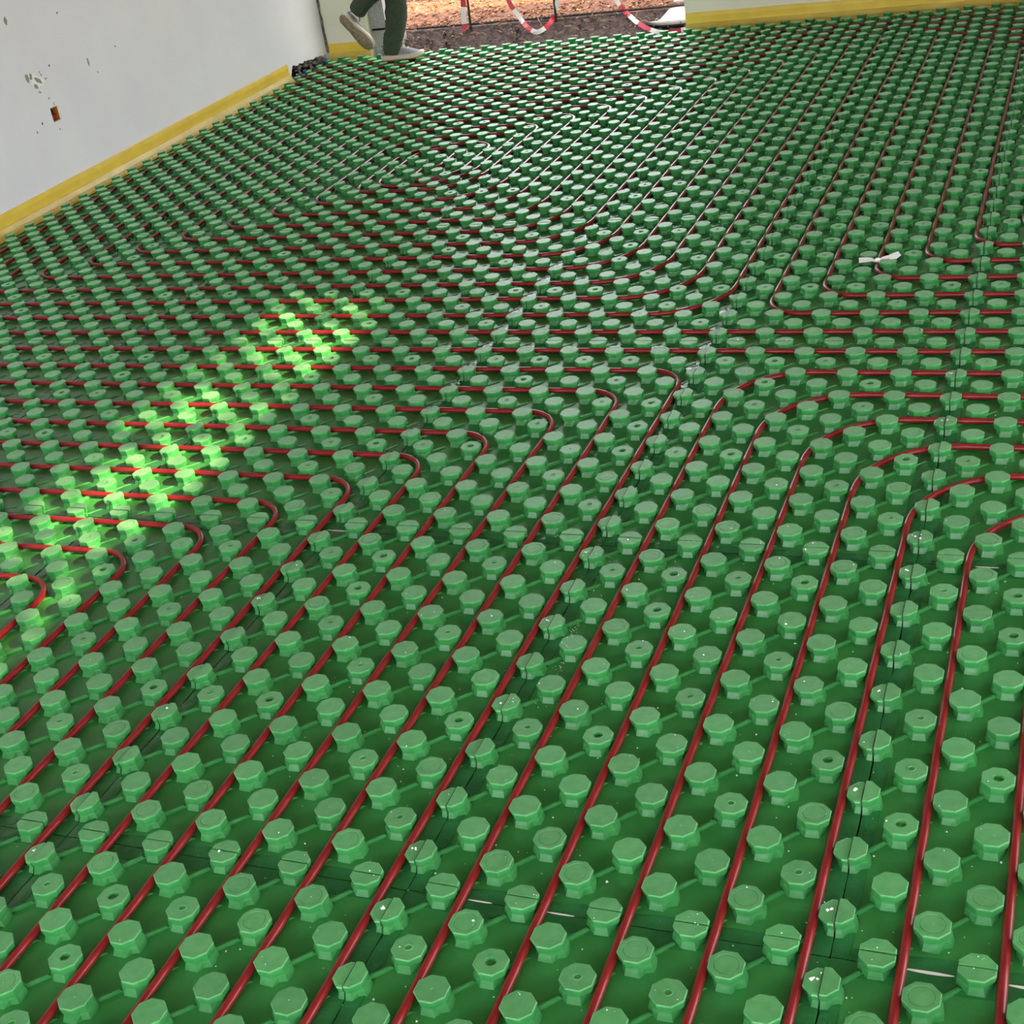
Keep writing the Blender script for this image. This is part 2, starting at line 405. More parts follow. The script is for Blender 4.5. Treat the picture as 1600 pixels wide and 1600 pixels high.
# foot radius at 16 directions (22.5 degree steps from +i): slanted flats, undercut on the pipe sides, notch towards the partner stud
FOOT = {'A': [.0342, .0345, .0316, .0275, .0245, .0248, .0232, .0242, .0232, .0245, .0265, .0335, .0318, .0348, .0280, .0360],
        'B': [.0234, .0242, .0246, .0280, .0316, .0335, .0280, .0350, .0342, .0345, .0320, .0340, .0316, .0335, .0266, .0246]}
FOOT_T = {'A': [.0308, .0320, .0292, .0262, .0238, .0242, .0228, .0238, .0228, .0240, .0250, .0282, .0264, .0296, .0268, .0326],
          'B': [.0230, .0238, .0238, .0264, .0292, .0314, .0268, .0322, .0308, .0322, .0296, .0288, .0264, .0280, .0248, .0240]}
def make_stud(kind, top, half=None):
    h = HS
    if half == 'L': h = HS - 0.0032
    if half == 'D': h = HS - 0.0010
    fb = FOOT[kind]
    ft = FOOT_T[kind]
    prof = [ring16(0, 0.0, fb), ring16(0, HC - 0.0035, ft), ring16(0, HC - 0.0012, [r - 0.0008 for r in ft]), ring16(AP - 0.0026, HC), ring16(AP, h - 0.0040)]
    if half == 'L':
        prof += [ring16(AP - 0.0016, h - 0.0014), ring16(AP - 0.0045, h)]
    elif half == 'U':
        prof += [ring16(AP - 0.0004, h - 0.0020), ring16(AP - 0.0020, h)]
    else:
        prof += [ring16(AP - 0.0001, h - 0.0018), ring16(AP - 0.0014, h)]
    ntop = len(prof) - 1
    if top == 'ring':
        prof += [circ16(0.0212, h), circ16(0.0206, h - 0.0011), circ16(0.0199, h - 0.0011), circ16(0.0193, h - 0.0003), circ16(0.003, h - 0.0002), circ16(0.0008, h + 0.0003)]
    elif top == 'small':
        prof += [circ16(0.0085, h), circ16(0.0078, h + 0.0007), circ16(0.0062, h + 0.0007), circ16(0.0056, h - 0.0016), circ16(0.001, h - 0.0018)]
    elif top == 'hole':
        prof += [circ16(0.0112, h), circ16(0.0102, h + 0.0002), circ16(0.0090, h - 0.0090), circ16(0.001, h - 0.0100)]
    elif top == 'dot':
        prof += [circ16(0.0024, h), circ16(0.0018, h + 0.0009), circ16(0.0006, h + 0.0011)]
    v, f = [], []
    for r in prof:
        v += r
    for k in range(len(prof) - 1):
        for s in range(16):
            f.append((k * 16 + s, k * 16 + (s + 1) % 16, (k + 1) * 16 + (s + 1) % 16, (k + 1) * 16 + s))
    f.append([(len(prof) - 1) * 16 + s for s in range(16)])
    f.append([s for s in reversed(range(16))])
    bm = bmesh.new()
    bv = [bm.verts.new(p) for p in v]
    for q in f:
        fc = bm.faces.new([bv[k] for k in q])
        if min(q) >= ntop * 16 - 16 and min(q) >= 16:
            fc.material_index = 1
    if half:
        co, no = {'L': ((-0.0018, 0, 0), (1, 0, 0)), 'R': ((0.0014, 0, 0), (-1, 0, 0)),
                  'U': ((0, 0.0020, 0), (0, -1, 0)), 'D': ((0, -0.0016, 0), (0, 1, 0))}[half]
        res = bmesh.ops.bisect_plane(bm, geom=bm.verts[:] + bm.edges[:] + bm.faces[:], plane_co=co, plane_no=no, clear_outer=True, dist=1e-6)
        ed = [e for e in bm.edges if e.is_boundary]
        bmesh.ops.holes_fill(bm, edges=ed, sides=0)
    # diagonal stiffening rib towards the next stud
    if half not in ('L', 'D'):
        d = Vector((1, 1, 0)).normalized(); s = Vector((-1, 1, 0)).normalized()
        a0 = 0.022; a1 = 0.0760 if kind == 'A' else 0.0690
        hw, hz = (0.0041, 0.0074) if kind == 'A' else (0.0036, 0.0036)
        P = [d * a0 - s * hw, d * a0 + s * hw, d * a1 + s * hw * .4, d * a1 - s * hw * .4]
        top_ = [d * a0 - s * hw * .55, d * a0 + s * hw * .55, d * (a1 - .006) + s * hw * .4, d * (a1 - .006) - s * hw * .4]
        bb = [bm.verts.new(p + Vector((0, 0, -0.0005))) for p in P] + [bm.verts.new(p + Vector((0, 0, hz))) for p in top_]
        for q in ((4, 7, 6, 5)[::-1], (0, 1, 5, 4)[::-1], (1, 2, 6, 5)[::-1], (2, 3, 7, 6)[::-1], (3, 0, 4, 7)[::-1]):
            bm.faces.new([bb[k] for k in q])
    bmesh.ops.recalc_face_normals(bm, faces=bm.faces[:])
    me = bpy.data.meshes.new('stud_' + kind)
    bm.to_mesh(me); bm.free()
    me.materials.append(M['green'])
    me.materials.append(M['green_top'])
    return me
ST = {}
for kd in 'AB':
    for tp in ('plain', 'ring', 'small', 'hole', 'dot'):
        ST[kd, tp] = make_stud(kd, tp)
ST['A', 'L'] = make_stud('A', 'plain', 'L')
ST['A', 'R'] = make_stud('A', 'plain', 'R')
ST['B', 'U'] = make_stud('B', 'plain', 'U')
ST['B', 'D'] = make_stud('B', 'plain', 'D')
ST['B', 'Ud'] = make_stud('B', 'dot', 'U')

# board and overlap films of one panel (local origin: lower left corner of the panel)
PW, PD = 5 * Q, 8 * Q
def board_mesh():
    g = 0.0013
    bm = bmesh.new()
    vs_ = [bm.verts.new(p) for p in [(g, g, -0.03), (PW - g, g, -0.03), (PW - g, PD - g, -0.03), (g, PD - g, -0.03), (g, g, 0), (PW - g, g, 0), (PW - g, PD - g, 0), (g, PD - g, 0)]]
    for q in ((3, 2, 1, 0), (4, 5, 6, 7), (0, 1, 5, 4), (1, 2, 6, 5), (2, 3, 7, 6), (3, 0, 4, 7)):
        bm.faces.new([vs_[k] for k in q])
    bmesh.ops.bevel(bm, geom=[e for e in bm.edges if all(v.co.z > -0.001 for v in e.verts)], offset=0.0012, segments=2, affect='EDGES')
    me = bpy.data.meshes.new('base_board'); bm.to_mesh(me); bm.free()
    me.materials.append(M['board'])
    return me
def film_mesh(name, x0, y0, x1, y1, nx, ny, seed, edge):
    v, f = [], []
    for b in range(ny + 1):
        for a in range(nx + 1):
            x = x0 + (x1 - x0) * a / nx; y = y0 + (y1 - y0) * b / ny
            inner = {'x': a == 0, 'y': b == 0, 'Y': b == ny}[edge]
            z = 0.0003 if inner else 0.0010 + 0.0012 * (0.5 + 0.5 * noise.noise(Vector((x * 22 + seed, y * 22, seed))))
            if inner:
                w_ = 0.006 * noise.noise(Vector((x * 14, y * 14, seed)))
                if edge == 'x': x += w_
                else: y += w_
            v.append((x, y, z))
    for b in range(ny):
        for a in range(nx):
            k = b * (nx + 1) + a
            f.append((k, k + 1, k + nx + 2, k + nx + 1))
    return mesh_of(name, v, f, M['film'], True)
BOARD = board_mesh()
FILM_S = film_mesh('side_film', PW - 0.050, 0.002, PW - 0.001, PD - 0.002, 5, 60, 3, 'x')
FILM_L = film_mesh('side_film_left', 0.001, 0.002, 0.030, PD - 0.002, 3, 60, 8, 'x')
FILM_T = film_mesh('end_film', 0.002, PD - 0.034, PW - 0.052, PD - 0.001, 40, 4, 5, 'y')
FILM_B = film_mesh('end_film_near', 0.032, 0.001, PW - 0.052, 0.030, 40, 4, 6, 'Y')
SLIV = None

CMI = cam.matrix_world.inverted()
def in_view(x0, y0, x1, y1, mar):
    for a in range(6):
        for b in range(6):
            c = CMI @ Vector((x0 + (x1 - x0) * a / 5, y0 + (y1 - y0) * b / 5, 0.02))
            if c.z < -0.05:
                u, v = 0.5 + 2230.03 / 1600 * c.x / -c.z, 0.5 + 2230.03 / 1600 * c.y / -c.z
                if -mar < u < 1 + mar and -mar < v < 1 + mar:
                    return True
    return False

ORD = ['first', 'second', 'third', 'fourth', 'fifth', 'sixth', 'seventh']
KEEP = {}
rs = random.Random(11)
pattern = {}
for jj in range(8):
    for ii in range(5):
        for kd in 'AB':
            u = rs.random()
            if kd == 'A':
                pattern[kd, ii, jj] = 'plain' if u < .86 else ('ring' if u < .95 else 'dot')
            else:
                pattern[kd, ii, jj] = 'plain' if u < .40 else ('small' if u < .66 else 'hole' if u < .78 else 'ring' if u < .92 else 'dot')
for ii in (1, 2, 4):
    pattern['A', ii, 0] = 'ring'
for ii in (1, 3, 4):
    pattern['A', ii, 7] = 'ring'
seen_rows = {}
for c in range(7):
    for r in range(7):
        i0, j0 = -30 + 5 * c, -7.5 + 8 * r
        x0, y0 = i0 * Q, j0 * Q
        if not in_view(x0, y0, x0 + PW, y0 + PD, 0.14):
            continue
        KEEP[c, r] = True
rows_of = lambda c: sorted(r for (cc, r) in KEEP if cc == c)
for (c, r) in sorted(KEEP):
    i0, j0 = -30 + 5 * c, -7.5 + 8 * r
    x0, y0 = i0 * Q, j0 * Q
    back = 6 - r
    rowt = 'row against the back wall' if back == 0 else f'{ORD[back]} row from the back wall'
    colt = 'column along the white wall' if c == 0 else f'{ORD[c]} column from the white wall'
    p = empty('insulation_mat', (x0, y0, 0), label=f'green studded mat, {rowt}, {colt}', category='floor mat', group='studded underfloor heating mats')
    add('base_board', BOARD, p)
    add('side_film', FILM_S, p)
    if c > 0: add('side_film', FILM_L, p)
    add('end_film', FILM_T, p)
    if r > 0: add('end_film', FILM_B, p)
    rp = random.Random(c * 31 + r)
    def stud(key, li, lj, jit=True):
        o = add('stud', ST[key], p, (li * Q, lj * Q, 0))
        if jit:
            o.rotation_euler = (rp.gauss(0, .009), rp.gauss(0, .009), 0)
        return o
    for jl in range(8):
        for il in range(5):
            ka = pattern['A', il, jl]; kb = pattern['B', il, jl]
            if rp.random() < .12: kb = rp.choice(['plain', 'small', 'hole', 'ring'])
            if il == 0:
                o = stud(('A', 'R'), 0, jl + .5)
            else:
                stud(('A', ka), il, jl + .5)
            if jl == 0:
                stud(('B', 'Ud' if il == 3 else 'U'), il + .5, 0)
            else:
                stud(('B', kb), il + .5, jl)
        stud(('A', 'L'), 5, jl + .5)
    for il in range(5):
        stud(('B', 'D'), il + .5, 8)

# slivers of white foam showing in the open end joints
def sliver(i, j, L, wd, seed):
    c = int((i + 30) // 5); r = int((j + 7.5) // 8 + .001)
    par = next((o for o in COL.objects if o.name.startswith('insulation_mat') and abs(o.location.x - (-30 + 5 * c) * Q) < 1e-4 and abs(o.location.y - (-7.5 + 8 * r) * Q) < 1e-4), None)
    if par is None:
        return
    v, f = [], []
    n = 12
    for k in range(n + 1):
        t = k / n
        wv = wd * math.sin(math.pi * t) ** .7 + 0.0003
        v += [(-L / 2 + L * t, -wv, 0.0022), (-L / 2 + L * t, wv * .5, 0.0035)]
    for k in range(n):
        f.append((2 * k, 2 * k + 2, 2 * k + 3, 2 * k + 1))
    add('exposed_foam', mesh_of('exposed_foam', v, f, M['foam']), par, (i * Q - par.location.x, j * Q - par.location.y, 0))
for i, j, L, wd in [(1.02, .5, .075, .0032), (2.02, .5, .07, .0030), (-3.05, .5, .05, .0014), (-4.05, .5, .045, .0014), (-9.9, 8.5, .06, .0018), (1.02, 8.5, .05, .0010), (-6.0, 16.5, .05, .0012)]:
    sliver(i, j, L, wd, 1)

# ------------------------------------------------------------------ heating pipes
PZ, PR = 0.0116, 0.0083
def route(corners):
    """corners: [(i, j, r)] in lattice units -> dense points with rounded corners"""
    out = []
    n = len(corners)
    for k, (x, y, r) in enumerate(corners):
        p = Vector((x, y, 0))
        if k == 0 or k == n - 1 or r <= 0:
            out.append(p); continue
        a = Vector(corners[k - 1][:2] + (0,)); b = Vector(corners[k + 1][:2] + (0,))
        d0 = (a - p).normalized(); d1 = (b - p).normalized()
        r = min(r, (a - p).length * .98, (b - p).length * .98)
        c = p + d0 * r + d1 * r
        m = max(6, int(r * 9))
        for s in range(m + 1):
            th = (math.pi / 2) * s / m
            out.append(c - d1 * (r * math.cos(th)) - d0 * (r * math.sin(th)))
    dense = [out[0]]
    for p in out[1:]:
        d = p - dense[-1]
        L = d.length
        if L < 1e-5:
            continue
        m = max(1, int(math.ceil(L / 0.25)))
        q0 = dense[-1].copy()
        for s in range(1, m + 1):
            dense.append(q0 + d * (s / m))
    return dense
def pipe(name, corners, label, seed):
    pts = route(corners)
    P = []
    for k, p in enumerate(pts):
        t = (pts[min(k + 1, len(pts) - 1)] - pts[max(k - 1, 0)]).normalized()
        s = Vector((-t.y, t.x, 0))
        # the pipe weaves a little between the studs it is clipped under
        wv = 0.0022 * math.cos(2 * math.pi * (p.x * abs(t.x) + p.y * abs(t.y))) * (1 if abs(t.y) > .7 else -1 if abs(t.x) > .7 else 0)
        wv += 0.006 * noise.noise(Vector((p.x * .6, p.y * .6, seed)))
        q = p + s * wv
        z = PZ + 0.0008 * noise.noise(Vector((p.x * .8, p.y * .8, seed + 5)))
        P.append((q.x * Q, q.y * Q, z))
    mb = MB()
    tube(mb, P, PR, 10)
    me = mb.mesh(name, M['pipe'], True)
    return add(name, me, None, (0, 0, 0), label=label, category='pipe', group='red underfloor heating pipes')
S_, L_ = 0.75, 1.707
def ring_pts(n):
    """left x, bottom y, right x, top y of ring n of the spiral"""
    return -29.25 + n, 18.25 + n, -5.25 - n, 45.25 - n
# spiral loop: inward on the even rings, turns round in the middle, outward on the odd ones
c = [(-30.2, 45.25, 0)]
for n in range(0, 11, 2):
    lx, by, rx, ty = ring_pts(n)
    if n > 0: c.append((ring_pts(n - 2)[0], ty, L_))
    c += [(rx, ty, S_), (rx, by, L_), (lx, by, S_)]
c += [(-19.25, 33.25, L_), (-16.25, 33.25, S_), (-16.25, 29.25, 1.2), (-17.75, 29.25, S_), (-17.75, 30.6, .25), (-17.25, 30.6, .25), (-17.25, 32.75, S_), (-18.75, 32.75, .9),
      (-18.75, 28.75, S_), (-15.75, 28.75, L_), (-15.75, 34.25, .42), (-20.25, 34.25, L_)]
for n in range(9, 0, -2):
    lx, by, rx, ty = ring_pts(n)
    c += [(lx, by, S_), (rx, by, L_), (rx, ty, S_)]
    if n > 1: c.append((ring_pts(n - 2)[0], ty, L_))
c.append((-30.2, 44.25, 0))
pipe('heating_pipe', c, 'red heating pipe coiled in the long oval spiral near the walker', 1.0)

# loop to the right of the spiral: nested brackets
c = [(-30.2, 46.25, 0), (3.6, 46.25, S_ * .66)]
KB = 7
for k in range(KB):
    x, yt, yb = -4.25 + k, 45.25 - k, 18.25 + k
    seq = [(3.6, yt, .5), (x, yt, .45), (x, yb, S_), (3.6, yb, .5)]
    if k % 2: seq.reverse()
    if k == KB - 1: seq[-1] = seq[-1][:2] + (0,)
    c += seq
pipe('heating_pipe', c, 'red heating pipe bent in square brackets beside the spiral, right of the centre', 2.0)

# feed line along the back wall, round the side and across the middle, then the near right loop
c = [(-30.2, 47.25, 0), (4.75, 47.25, S_), (4.75, 17.25, S_), (-28.25, 17.25, .5), (-28.25, 16.25, .5), (3.9, 16.25, .5)]
KN = 8
for k in range(KN):
    x, y = -4.25 + k, 15.25 - k
    jb_ = -5.2
    xe = 3.9 if x < 3 else 4.4
    seq = [(xe, y, .5), (x, y, L_ if xe - x > 2 else .5), (x, jb_, .5)]
    if k % 2: seq.reverse()
    if k == KN - 1: seq = [s for s in seq]; seq[-1] = seq[-1][:2] + (0,)
    c += seq
pipe('heating_pipe', c, 'red heating pipe running straight across mid floor, curving wide near the camera', 3.0)

# near left loop: nested angles
c = []
KL = 11
for k in range(KL):
    x, y = -5.25 - k, 15.25 - k
    xl = -28.25 if y > 8.6 else -19.0
    if k in (6, 7): xl = -19.0
    seq = [(xl, y, .5), (x, y, S_), (x, -5.2, .5)]
    if k % 2: seq.reverse()
    c += seq
c[0] = c[0][:2] + (0,); c[-1] = c[-1][:2] + (0,)
pipe('heating_pipe', c, 'red heating pipe laid in nested angles among the sunlit studs', 4.0)

# white strip of cloth knotted round a pipe
def ribbon(mb, pts, width, nrm, seg_mats=None):
    """strip with a little thickness; nrm list of face normals"""
    n = len(pts); th = 0.0008
    b = len(mb.v)
    for k in range(n):
        p = Vector(pts[k]); t = (Vector(pts[min(k + 1, n - 1)]) - Vector(pts[max(k - 1, 0)])).normalized()
        nv = Vector(nrm[k] if isinstance(nrm, list) else nrm)
        s = t.cross(nv).normalized()
        nn = s.cross(t).normalized()
        wd = width[k] if isinstance(width, list) else width
        for sg, sz in ((-1, -1), (1, -1), (1, 1), (-1, 1)):
            mb.v.append(tuple(p + s * (sg * wd / 2) + nn * (sz * th / 2)))
    for k in range(n - 1):
        mi = seg_mats[k] if seg_mats else 0
        for q in range(4):
            mb.f.append([b + 4 * k + q, b + 4 * k + (q + 1) % 4, b + 4 * k + 4 + (q + 1) % 4, b + 4 * k + 4 + q]); mb.mi.append(mi)
    mb.f.append([b + 3, b + 2, b + 1, b]); mb.mi.append(seg_mats[0] if seg_mats else 0)
    e = b + 4 * (n - 1)
    mb.f.append([e, e + 1, e + 2, e + 3]); mb.mi.append(seg_mats[-1] if seg_mats else 0)
kx, ky = -2.25 * Q, 21.15 * Q
kn = empty('cloth_strip', (kx, ky, 0.002), label='white cloth strip knotted round a red pipe', category='cloth strip')
mb = MB(); ribbon(mb, [(-0.006, 0, .022), (-0.020, .000, .027), (-0.036, -.003, .028), (-0.054, -.006, .028), (-0.062, -.007, .027)], [.010, .018, .026, .028, .028], [(0, -.3, 1)] * 5)
add('cloth_end', mb.mesh('cloth_end', M['paper']), kn)
mb = MB(); ribbon(mb, [(0.004, 0, .023), (0.018, .003, .030), (0.036, .008, .031), (0.052, .016, .035), (0.064, .020, .040), (.070, .014, .036), (.060, .004, .032), (.040, .0, .031)], [.010, .016, .020, .022, .020, .012, .014, .014], [(0, -.4, 1)] * 8)
add('cloth_end', mb.mesh('cloth_end', M['paper']), kn)
mb = MB(); tube(mb, [(-.010, .002, .019), (-.004, 0, .025), (.004, 0, .025), (.010, -.002, .019)], [.005, .009, .009, .005], 8)
add('knot', mb.mesh('knot', M['paper'], True), kn)

# scattered white foam crumbs, plus white flakes for glints on split studs
mb = MB()
q = random.Random(21)
def crumb(x, y, z, s):
    b = len(mb.v)
    for d in ((1, 0, 0), (0, 1, 0), (-1, 0, 0), (0, -1, 0), (0, 0, 1), (0, 0, -.6)):
        mb.v.append((x + d[0] * s * q.uniform(.6, 1.2), y + d[1] * s * q.uniform(.6, 1.2), z + d[2] * s * q.uniform(.6, 1)))
    for t in ((0, 1, 4), (1, 2, 4), (2, 3, 4), (3, 0, 4), (1, 0, 5), (2, 1, 5), (3, 2, 5), (0, 3, 5)):
        mb.f.append([b + k for k in t]); mb.mi.append(0)
def surf(i, j):
    for oi, oj in ((0, 0), (.5, .5)):
        di, dj = i - oi - round(i - oi), j - oj - round(j - oj)
        if math.hypot(di, dj) * Q < 0.026: return HS + .0002
        if math.hypot(di, dj) * Q < 0.035: return None
    return 0.0004
cnt = 0
while cnt < 900:
    u = q.random()
    if u < .45:
        i, j = q.uniform(-8, 2.4), q.uniform(-1.5, 9)
    elif u < .62:
        i, j = q.choice([-10, -5, 0]) + q.gauss(0.1, .18), q.uniform(-2, 20)
    elif u < .75:
        i, j = q.uniform(-8, 2.4), q.choice([.5, 8.5, 16.5]) + q.gauss(0, .12)
    else:
        i, j = q.uniform(-16, 2), q.uniform(-2, 26)
    z = surf(i, j)
    if z is None: continue
    crumb(i * Q, j * Q, z, min(.0036, .0008 + abs(q.gauss(0, .0010))))
    cnt += 1
for (ci, cj, nn) in ((-4.6, 5.2, 26), (-4.7, 6.2, 26), (-4.75, 7.2, 22), (-4.8, 8.0, 16), (-4.9, 4.2, 12)):
    for k in range(nn):
        i, j = ci + q.gauss(0, .05), cj + q.gauss(0, .18)
        z = surf(i, j)
        if z is not None: crumb(i * Q, j * Q, z, q.uniform(.0007, .0018))
for (i, j, s_) in [(0, 3, .0050), (0, 0, .0060), (0, 1, .0055), (-5, 1, .0050), (-5, 0, .0050), (-10, 0, .0040), (0, 8, .0055), (0, 5, .0045), (0, 9, .0045), (-5, 6, .004), (-5, 8, .0045), (-10, 6, .004), (0, 13, .004), (0, 15, .004)]:  # larger white flakes stand in for glints on the split studs
    for t in range(3):
        crumb((i - .085) * Q + q.uniform(-.006, .006), (j + .02) * Q + q.uniform(-.003, .003), HS - .0034, s_ * q.uniform(.5, .8))
add('foam_crumbs_and_glints', mb.mesh('foam_crumbs_and_glints', M['foam']), kind='stuff', label='tiny white foam crumbs over the green panels, and white flakes as glints on split studs', category='crumbs')

# ------------------------------------------------------------------ garden beyond the opening
rg = random.Random(8)
def ground_strip(name, m, rows, x0, x1, nx, amp, sc, seed, **props):
    v, f = [], []
    ny = len(rows)
    for (y, z) in rows:
        for a in range(nx + 1):
            x = x0 + (x1 - x0) * a / nx
            hgt = amp * (noise.noise(Vector((x * sc, y * sc, seed))) + .5 * noise.noise(Vector((x * sc * 3, y * sc * 3, seed + 3))))
            v.append((x, y + .4 * hgt, z + hgt))
    for b in range(ny - 1):
        for a in range(nx):
            k = b * (nx + 1) + a
            f.append((k, k + 1, k + nx + 2, k + nx + 1))
    return add(name, mesh_of(name, v, f, m, True), **props)
# cut soil bank: rises from the sill to the steel bar
rows = [(7.40, -.075), (7.44, -.06), (7.48, -.052), (7.52, -.04), (7.56, -.022), (7.60, -.004), (7.64, .018), (7.68, .042), (7.72, .064), (7.75, .074)]
ground_strip('soil_bank', M['soil'], rows, -4.6, -1.5, 150, .010, 14, 2.0, kind='structure')
rows = [(7.74 + .12 * k, .070 + .022 * k) for k in range(26)]
ground_strip('garden_soil', M['mulch'], rows, -6.5, 0.5, 120, .010, 7, 6.0, kind='structure')
box_obj('garden_ground', (-30, 10.7, -.6, 40, 60, .60), M['mulch'], kind='structure')
mb = MB()
for k in range(5200):
    x = rg.uniform(-4.6, -1.7); y = 7.76 + 1.9 * rg.random() ** 1.3
    z = .070 + .022 * (y - 7.74) / .12 + .010 * (noise.noise(Vector((x * 7, y * 7, 6.0))) + .5 * noise.noise(Vector((x * 21, y * 21, 9.0)))) + .003
    L = rg.uniform(.006, .024); wd = rg.uniform(.003, .008)
    a = rg.uniform(0, math.pi); tl = rg.uniform(-.6, .6); tt = rg.uniform(-.5, .5)
    d = Vector((math.cos(a), math.sin(a), tl)).normalized(); s = Vector((-math.sin(a), math.cos(a), tt)).normalized()
    c0 = Vector((x, y, z)); b = len(mb.v)
    up = Vector((0, 0, .0012))
    for p in (d * L + s * wd * .5, d * L * .3 + s * wd, -d * L + s * wd * .6, -d * L * .9 - s * wd, d * L * .5 - s * wd * .8):
        mb.v.append(tuple(c0 + p + up))
    for p in (d * L + s * wd * .5, d * L * .3 + s * wd, -d * L + s * wd * .6, -d * L * .9 - s * wd, d * L * .5 - s * wd * .8):
        mb.v.append(tuple(c0 + p - up))
    mi = 0 if rg.random() < .62 else 1
    mb.f.append([b + k2 for k2 in range(5)]); mb.mi.append(mi)
    for k2 in range(5):
        mb.f.append([b + k2, b + 5 + k2, b + 5 + (k2 + 1) % 5, b + (k2 + 1) % 5]); mb.mi.append(mi)
add('wood_chips', mb.mesh('wood_chips', [M['chip'], M['chip2']]), kind='stuff', label='orange brown wood chips strewn over the garden soil outside', category='wood chips')
mb = MB()
for k in range(170):
    x = rg.uniform(-4.2, -3.1) if rg.random() < .7 else rg.uniform(-3.1, -2.3)
    y = rg.uniform(7.46, 7.72)
    z = -.055 + max(0, (y - 7.46)) * .50 + .016
    pts = []
    a = rg.uniform(0, 2 * math.pi); el = rg.uniform(-.2, .7); st = rg.uniform(.008, .018)
    p = Vector((x, y, z))
    for s in range(rg.randint(4, 8)):
        pts.append(p.copy())
        p = p + Vector((math.cos(a) * math.cos(el), -abs(math.sin(a)) * .4 * math.cos(el), math.sin(el))) * st
        a += rg.uniform(-.6, .6); el -= rg.uniform(0, .35)
    r0 = rg.uniform(.0016, .0036)
    tube(mb, pts, [r0 * (1 - .6 * s / len(pts)) for s in range(len(pts))], 5)
add('dry_roots', mb.mesh('dry_roots', M['root'], True), kind='stuff', label='dry roots and twigs sticking out of the cut soil bank', category='roots')
# clods along the foot of the bank
mb = MB()
for k in range(420):
    x = rg.uniform(-4.2, -2.1); y = rg.uniform(7.41, 7.70); s = abs(rg.gauss(0, .006)) + .003
    z = -.066 + max(0, (y - 7.44)) * .48 + .004
    b = len(mb.v)
    for d in ((1, 0, 0), (0, 1, 0), (-1, 0, 0), (0, -1, 0), (0, 0, 1), (0, 0, -.8)):
        mb.v.append((x + d[0] * s * rg.uniform(.6, 1.4), y + d[1] * s * rg.uniform(.6, 1.4), z + d[2] * s * rg.uniform(.6, 1.2)))
    for t in ((0, 1, 4), (1, 2, 4), (2, 3, 4), (3, 0, 4), (1, 0, 5), (2, 1, 5), (3, 2, 5), (0, 3, 5)):
        mb.f.append([b + k2 for k2 in t]); mb.mi.append(0)
add('soil_clods', mb.mesh('soil_clods', M['soil']), kind='stuff', label='small dark clods crumbling along the soil bank', category='soil')

# steel bar and stakes
def bar(name, pts, rad, label, ribs=True):
    r_ = empty(name, pts[0], label=label, category='steel bar')
    o = Vector(pts[0])
    mb = MB(); tube(mb, [Vector(p) - o for p in pts], rad, 8, up=(0, 1, 0.01)); add('bar', mb.mesh('bar', M['steel'], True), r_)
    a, b = Vector(pts[0]) - o, Vector(pts[-1]) - o
    d = (b - a).normalized(); mb = MB()
    nr = int((b - a).length / .03)
    for k in range(1, nr):
        p = a + (b - a) * (k / nr)
        tube(mb, [p - d * .0012, p + d * .0012], rad * 1.16, 8, up=(0, 1, 0.01))
    if ribs: add('bar_ribs', mb.mesh('bar_ribs', M['steel']), r_, kind='stuff')
    return r_
BY = 7.728
bar('steel_bar', [(-4.35, BY, .090), (-3.2, BY, .084), (-1.9, BY, .090)], .0086, 'long dark steel bar lying level along the top of the soil bank')
bar('steel_stake', [(-3.648, BY - .022, -.10), (-3.60, BY - .022, 1.05)], .0088, 'upright steel stake close to the walker, with tape hanging beside it')
bar('steel_stake', [(-3.030, BY - .022, -.10), (-2.995, BY - .022, 1.05)], .0088, 'upright steel stake in the middle of the garden opening')

# barrier tape
def tape(pts, label, wd=.05, nrm=(0, -1, 0), seg=.085, start=0):
    P = [Vector(pts[0])]
    for k in range(len(pts) - 1):       # Catmull-Rom
        p0, p1, p2, p3 = (Vector(pts[max(k - 1, 0)]), Vector(pts[k]), Vector(pts[k + 1]), Vector(pts[min(k + 2, len(pts) - 1)]))
        for s in range(1, 9):
            t = s / 8
            P.append(.5 * ((2 * p1) + (p2 - p0) * t + (2 * p0 - 5 * p1 + 4 * p2 - p3) * t * t + (3 * p1 - p0 - 3 * p2 + p3) * t ** 3))
    acc, mi = start * seg, []
    for k in range(len(P) - 1):
        mi.append(int(acc / seg) % 2); acc += (P[k + 1] - P[k]).length
    o = P[0].copy()
    mb = MB(); ribbon(mb, [p - o for p in P], wd, nrm, mi)
    return add('barrier_tape', mb.mesh('barrier_tape', [M['white'], M['red']]), None, o, label=label, category='tape', group='red and white barrier tape')
tape([(-3.615, BY - .06, .62), (-3.640, BY - .055, .40), (-3.655, BY - .05, .24), (-3.672, BY - .045, .14), (-3.678, BY - .04, .08), (-3.668, BY - .05, .052)],
     'red and white tape end hanging straight down beside the first stake', .036, (.3, -1, 0), .115, 0.45)
tape([(-3.40, BY - .02, .45), (-3.340, BY - .02, .215), (-3.277, 7.718, .094), (-3.210, 7.645, .052), (-3.138, 7.598, .024), (-3.088, 7.612, .034), (-3.054, 7.655, .060), (-3.040, 7.705, .095), (-2.995, 7.70, .20), (-2.96, 7.70, .5)],
     'red and white tape drooping in a loop against the middle stake', .030, (.25, -1, .25), .115, 1.35)
tape([(-2.66, BY - .03, .42), (-2.610, BY - .02, .19), (-2.564, 7.730, .095), (-2.488, 7.650, .052), (-2.424, 7.594, .020), (-2.347, 7.538, -.006), (-2.275, 7.500, -.022), (-2.188, 7.487, -.026), (-2.109, 7.506, -.020), (-2.03, 7.53, -.012)],
     'red and white tape sagging to the ground beside the white sheet', .030, (.2, -1, .45), .115, .30)

